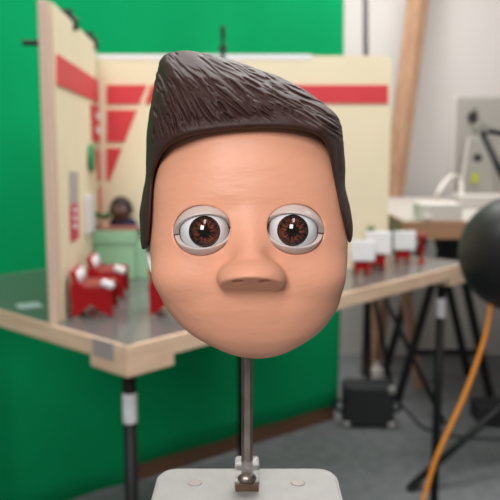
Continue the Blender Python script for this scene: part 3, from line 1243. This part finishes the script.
def table_sq(pts):
    p = np.array(sorted(pts), float)
    v = np.interp(ya, p[:, 0], p[:, 1])
    lo, hi = ya < p[0, 0], ya > p[-1, 0]
    v[lo] = p[0, 1] + (ya[lo] - p[0, 0]) * (p[1, 1] - p[0, 1]) / (p[1, 0] - p[0, 0])
    v[hi] = p[-1, 1] + (ya[hi] - p[-1, 0]) * (p[-1, 1] - p[-2, 1]) / (p[-1, 0] - p[-2, 0])
    k = np.hanning(31)
    return np.convolve(np.pad(v, 15, mode='reflect', reflect_type='odd'), k / k.sum(), 'valid')


W2 = table_sq([(-126, 0), (-118, 1190), (-110, 2500), (-102, 4000), (-90, 5800), (-74, 7750), (-50, 9250), (-30, 9900), (-12, 10000), (8, 9600), (40, 8800), (60, 8350), (84, 7300), (110, 5300), (130, 2800), (142, 0)])
Z2 = table_sq([(-126, 0), (-118, 1000), (-110, 1900), (-102, 2700), (-90, 3500), (-74, 4400), (-50, 5200), (-20, 5500), (8, 5400), (40, 5300), (60, 5150), (84, 4650), (110, 3300), (130, 1600), (142, 0)])
CX = np.interp(ya, [-126, -102, -74, -40, 0, 40, 84, 142], [9, 6, 3.5, 1.5, 0.5, -1, -1, -1])
EYES = {-1: (-40.0, -0.5, 57.5), 1: (41.6, 0.5, 57.5)}


def skull(X, Y, Z):
    w = np.sqrt(np.clip(np.interp(Y, ya, W2), 0, None))
    zz = np.sqrt(np.clip(np.interp(Y, ya, Z2), 1, None))
    cx = np.interp(Y, ya, CX)
    n = 2.35
    w = w * np.interp(Y, [-20, 30], [0.978, 1.0])
    return (np.abs(X - cx) ** n + (np.abs(Z) * (np.maximum(w, 1) / zz)) ** n) ** (1 / n) - w


def face(X, Y, Z):
    g = skull(X, Y, Z)
    for s in (-1, 1):
        ex, ey, ez = EYES[s]
        g = smin(g, ell(X, Y, Z, (s * 55, -42, 34), (35, 27, 31)), 12)           # cheek
        g = smax(g, -ell(X, Y, Z, (ex - s * 2, ey + 17, ez + 27), (25, 9, 10)), 14)  # hollow over the eye
    g = smin(g, cap(X, Y, Z, (2, 14, 52), (2.5, -28, 80), 11, 14), 16)           # bridge
    tip = ell(X, Y, Z, (3, -43, 80), (31, 19, 33))
    tip = smax(tip, (Y + 42) * -0.945 + (Z - 112) * 0.327, 1.6)                  # slanted underside
    g = smin(g, tip, 6)
    for s in (-1, 1):
        ex, ey, ez = EYES[s]
        g = smax(g, -ell(X, Y, Z, (ex, ey, ez), (28.8, 24.4, 28.0)), 2.2)
        g = smax(g, -ell(X, Y, Z, (3 + s * 11.5, -45.4, 102), (5.2, 3.3, 6.0)), 0.5)
    # hand-brushed unevenness
    g = g + 0.065 * vnoise((X + 0.25 * Y) / 13 + 9, (Y - 0.12 * X) / 1.9 + 0 * X) + 0.05 * vnoise(X / 3 + 40, Y / 3 + 0 * X)
    return smax(g, -14 - Z, 2)


fo = sdf_obj('face', face, (-110, -134, -18), (110, 150, 118), 1.05, M['skin'], head, S)
fo['label'] = 'peach painted face'


def back_shell(X, Y, Z):
    g = ell(X, Y, Z, (-5, -8, -20), (100.5, 98, 70))
    return smax(smax(g, Z + 15, 1), -(Z + 95), 1)


sdf_obj('back_shell', back_shell, (-110, -106, -96), (104, 104, -10), 2.5, M['puppetwhite'], head, S)

# hair
OUT = [(141.5, 246), (140, 232), (140, 215), (143, 195), (146, 178), (146, 155), (146.5, 132), (150, 108), (153, 90), (156, 72), (160, 60), (167, 53.5), (178, 51), (192, 51), (210, 54), (236, 61), (262, 70), (286, 79), (305, 89), (323, 102), (336, 114), (342, 125), (343.5, 140), (344, 158), (346, 187), (350.5, 212), (352, 228), (350, 243), (342, 250), (300, 254), (200, 254), (148, 250)]
WIN = [(147, 300), (147, 262), (148.5, 248), (150.5, 224), (152, 195), (155, 173), (161, 158), (169, 148), (182, 141), (199, 136.5), (225, 133), (250, 131), (275, 130.5), (297, 131.5), (313, 135), (323, 142), (329, 155), (333, 175), (337, 196), (343, 222), (348, 243), (350, 262), (350, 300)]
rel = lambda P: [(x - 248, 232 - y) for x, y in P]
gx, gy = np.arange(-130, 131, 1.0), np.arange(-80, 201, 1.0)
GX, GY = np.meshgrid(gx, gy, indexing='ij')
SO = poly_sdf(catmull(rel(OUT), 4), GX, GY).astype(np.float32)
SW_ = poly_sdf(catmull(rel(WIN), 4), GX, GY).astype(np.float32)


def samp(A, u, v, f=1):
    u = np.clip(u - gx[0] * f, 0, A.shape[0] - 1.001)
    v = np.clip(v - gy[0] * f, 0, A.shape[1] - 1.001)
    iu, iv = u.astype(int), v.astype(int)
    fu, fv = u - iu, v - iv
    return (A[iu, iv] * (1 - fu) + A[iu + 1, iv] * fu) * (1 - fv) + (A[iu, iv + 1] * (1 - fu) + A[iu + 1, iv + 1] * fu) * fv


def strands():
    """tooled strands: strokes that fan out from the peak of the quiff, as a depth map on a half-pixel grid"""
    A = np.zeros((len(gx) * 2, len(gy) * 2), np.float32)
    rg = np.random.default_rng(21)
    for q in range(430):
        u, v = rg.uniform(-98, 98), rg.uniform(88, 182)
        L = rg.uniform(18, 58) if q < 300 else rg.uniform(5, 14)
        w = rg.uniform(0.75, 1.2)
        dep = rg.uniform(0.45, 1.0)
        wig, ph = rg.uniform(0.0, 0.22), rg.uniform(0, 6.28)
        n = int(L / 0.6)
        for k in range(n):
            dx, dy = u + 112, 214 - v
            a = math.atan2(dy, dx) + wig * math.sin(k * 0.6 / 9 + ph)
            t = k / max(1, n - 1)
            ww = w * (0.55 + 0.75 * math.sin(math.pi * min(1, t * 0.9 + 0.08)))
            dd = dep * min(1, 4 * t + 0.2, 4 * (1 - t) + 0.2)
            iu, iv = (u - gx[0]) * 2, (v - gy[0]) * 2
            i0, j0 = int(iu) - 7, int(iv) - 7
            if 0 <= i0 and i0 + 15 < A.shape[0] and 0 <= j0 and j0 + 15 < A.shape[1]:
                ii = np.arange(i0, i0 + 15)[:, None] - iu
                jj = np.arange(j0, j0 + 15)[None, :] - iv
                sp = dd * np.exp(-(ii * ii + jj * jj) / (4 * ww * ww))
                A[i0:i0 + 15, j0:j0 + 15] = np.maximum(A[i0:i0 + 15, j0:j0 + 15], sp)
            u += 0.6 * math.cos(a)
            v -= 0.6 * math.sin(a)
    return A


STR = strands()


def hair(X, Y, Z):
    k = 770.0 / (770.0 - Z)
    u, v = X * k, Y * k + 0 * X
    u = u + 0 * v
    do = samp(SO, u, v)
    dw = samp(SW_, u, v)
    Rr = 46.0
    zh = np.interp(Y, [-20, 60, 90, 115, 140, 175], [72, 76, 84, 86, 76, 46])
    a = np.clip((do + Rr) / Rr, 0, None)
    bq = np.abs(Z + 4) / zh
    g = ((a ** 2.2 + bq ** 2.2) ** (1 / 2.2) - 1) * 40
    fade = np.clip((dw - 6) / 8, 0, 1) * np.clip((v - 84) / 14, 0, 1) * np.clip(0.3 - do / 10, 0, 1)
    gro = samp(STR, u * 2, v * 2, 2) * 2.5 + 0.8 * vnoise((u + v * 0.8) / 14, (v - u * 0.4) / 40)
    # the sideburns carry only shallow vertical dents
    side = 0.9 * vnoise(u / 5, v / 22 + 7) * np.clip((95 - v) / 20, 0, 1)
    g = g + gro * fade + side
    g = smax(g, -dw, 5)
    return g


sdf_obj('hair', hair, (-114, -24, -86), (110, 190, 92), 0.95, M['hair'], head, S)['label'] = 'sculpted dark brown quiff hair'

# eyes
IR = 14.6
M['iris'] = iris_material(IR * S)


def lid_mesh(a0, a1, R, Ri, n=40, mseg=14):
    """curved shell swinging about the ear-to-ear axis, between two opening angles"""
    bm = BM()
    sg = 1 if a1 > a0 else -1
    sec = []
    for k in range(mseg + 1):
        sec.append((Ri, a1 + (a0 - a1) * k / mseg))
    th = R[2] - Ri[2]
    for k in range(1, 6):
        t = k / 6 * math.pi
        mixr = 0.5 - 0.5 * math.cos(t)
        rr = tuple(Ri[i] + (R[i] - Ri[i]) * mixr for i in range(3))
        sec.append((rr, a0 - sg * math.sin(t) * (th / 2) / R[2]))
    for k in range(mseg + 1):
        sec.append((R, a0 + (a1 - a0) * k / mseg))
    rows = []
    for i in range(n + 1):
        t = -math.pi / 2 * 0.985 + math.pi * 0.985 * i / n
        row = []
        for rr, a in sec:
            row.append(bm.verts.new(Vector((rr[0] * math.sin(t), rr[1] * math.cos(t) * math.sin(a), rr[2] * math.cos(t) * math.cos(a))) * S))
        rows.append(row)
    for r0, r1 in zip(rows, rows[1:]):
        for j in range(len(sec)):
            j2 = (j + 1) % len(sec)
            bm.faces.new((r0[j], r0[j2], r1[j2], r1[j]))
    bm.faces.new(rows[0])
    bm.faces.new(rows[-1])
    return bm


for s in (-1, 1):
    ex, ey, ez = EYES[s]
    base = Matrix.Translation(Vector((ex, ey, ez)) * S)
    bm = BM()
    bmesh.ops.create_uvsphere(bm, u_segments=64, v_segments=32, radius=22.8 * S)
    eb = obj('eyeball', bm, M['eyewhite'], head, local=True, sm=True)
    # gaze towards the lens
    tgt = Vector((248 * 0 + 2, 0, 770)) - Vector((ex, ey, ez))
    gq = Vector((-s * 0.055, -0.045, 1)).to_track_quat('Z', 'Y').to_matrix().to_4x4()
    eb.matrix_local = base
    bm = BM()
    Rb = 22.8
    zb = math.sqrt(Rb * Rb - IR * IR)
    prof = []
    for k in range(13):
        r_ = IR * k / 12
        prof.append((max(1e-4, r_) * S, (zb - 0.4 + 8.3 * (1 - (r_ / IR) ** 2) ** 0.7 + 0.4 * 0) * S))
    prof.append((IR * S, (zb - 2) * S))
    lathe(bm, prof, (0, 0, 0), 48)
    io = obj('iris', bm, M['iris'], eb, local=True, sm=True)
    io.matrix_local = gq
    roll = Matrix.Rotation(math.radians(-s * 7), 4, 'Z')
    Ro, Ri = (28.6, 24.6, 27.0), (23.4, 23.0, 23.4)
    bm = lid_mesh(math.radians(40), math.radians(130), Ro, Ri)
    lo = obj('upper_eyelid', bm, M['lid'], head, local=True, sm=True)
    lo.matrix_local = base @ roll
    Ro2 = (27.8, 24.4, 26.4)
    bm = lid_mesh(math.radians(-44), math.radians(-130), Ro2, Ri)
    lo = obj('lower_eyelid', bm, M['lid'], head, local=True, sm=True)
    lo.matrix_local = base @ roll

# ------------------------------------------------------------------ stand under the head
ax = HO - FWD * 0.0
rx = HO.x + S * (-1)
ry = HO.y - 0.004
dr = ray(247, 485)
tt = ry / dr.y
PZ = EYE.z + dr.z * tt                 # height of the plate's upper face
stand2 = thing('head_stand', 'pale metal display stand with rounded plate and steel rod under the puppet head', 'stand', (rx, ry, 0))
PW = 182 * S * 1.03
bm = BM()
yb = onZ(247, 467.5, PZ).y
hw = 0.965 * (337 - 155) / 2 / FPX * (Vector((0, yb, PZ)) - EYE).dot(FWD)
PD = 2 * (yb - ry) + 0.09
vs = []
rc = 0.0085
for (cx_, cy_, a0) in ((hw - rc, -rc, 0), (-hw + rc, -rc, 90), (-hw + rc, -PD + rc, 180), (hw - rc, -PD + rc, 270)):
    for k in range(9):
        a = math.radians(a0 + 90 * k / 8)
        vs.append((rx + 0.0 + cx_ + rc * math.cos(a), yb + cy_ + rc * math.sin(a), PZ - 0.006))
prism(bm, vs, (0, 0, 0.006))
bmesh.ops.bevel(bm, geom=[e for e in bm.edges if abs(e.verts[0].co.z - PZ) < 1e-6 and abs(e.verts[1].co.z - PZ) < 1e-6], offset=0.0012, segments=3, affect='EDGES')
plate = obj('plate', bm, M['plate'], stand2)
for px in (195, 298):
    p = onZ(px, 483, PZ)
    bm = BM()
    lathe(bm, [(0.0030, 0.0), (0.0028, 0.0003), (0.0024, 0.0002), (1e-5, 0.0002)], (p.x, p.y, PZ - 0.00005), 24)
    obj('screw_hole', bm, M['hole'], plate)
bm = BM()
rad = 0.00245
zt = HO.z - 95 * S
pts = [(rx + rad * sx, ry + rad * sy, PZ + 0.002) for sx, sy in ((-0.95, -0.45), (-0.45, -0.95), (0.45, -0.95), (0.95, -0.45), (0.95, 0.45), (0.45, 0.95), (-0.45, 0.95), (-0.95, 0.45))]
prism(bm, pts, (0, 0, zt - PZ))
rod = obj('rod', bm, M['steel'], stand2)
bm = BM()
box(bm, (rx, ry, PZ + 0.0054), (0.0098, 0.0090, 0.0108), 0.0012)
obj('clear_collar', bm, M['acrylic'], stand2)
bm = BM()
box(bm, (rx, ry - 0.0045, PZ + 0.0016), (0.0094, 0.003, 0.0032), 0.0004)
obj('brass_block', bm, M['brass'], stand2)
bm = BM()
bmesh.ops.create_uvsphere(bm, u_segments=24, v_segments=14, radius=0.0036, matrix=Matrix.Translation((rx, ry - 0.0052, PZ + 0.0052)) @ Matrix.Diagonal((1.05, 0.7, 0.62, 1)))
obj('set_screw', bm, M['steel'], stand2, sm=True)
bm = BM()
cyl(bm, (rx, yb - PD / 2, 0.02), (rx, yb - PD / 2, PZ - 0.006), 0.012, seg=20)
obj('post', bm, M['black'], stand2)
bm = BM()
lathe(bm, [(0.16, 0), (0.16, 0.014), (0.03, 0.024)], (rx, yb - PD / 2, 0), 32)
obj('foot', bm, M['black'], stand2)
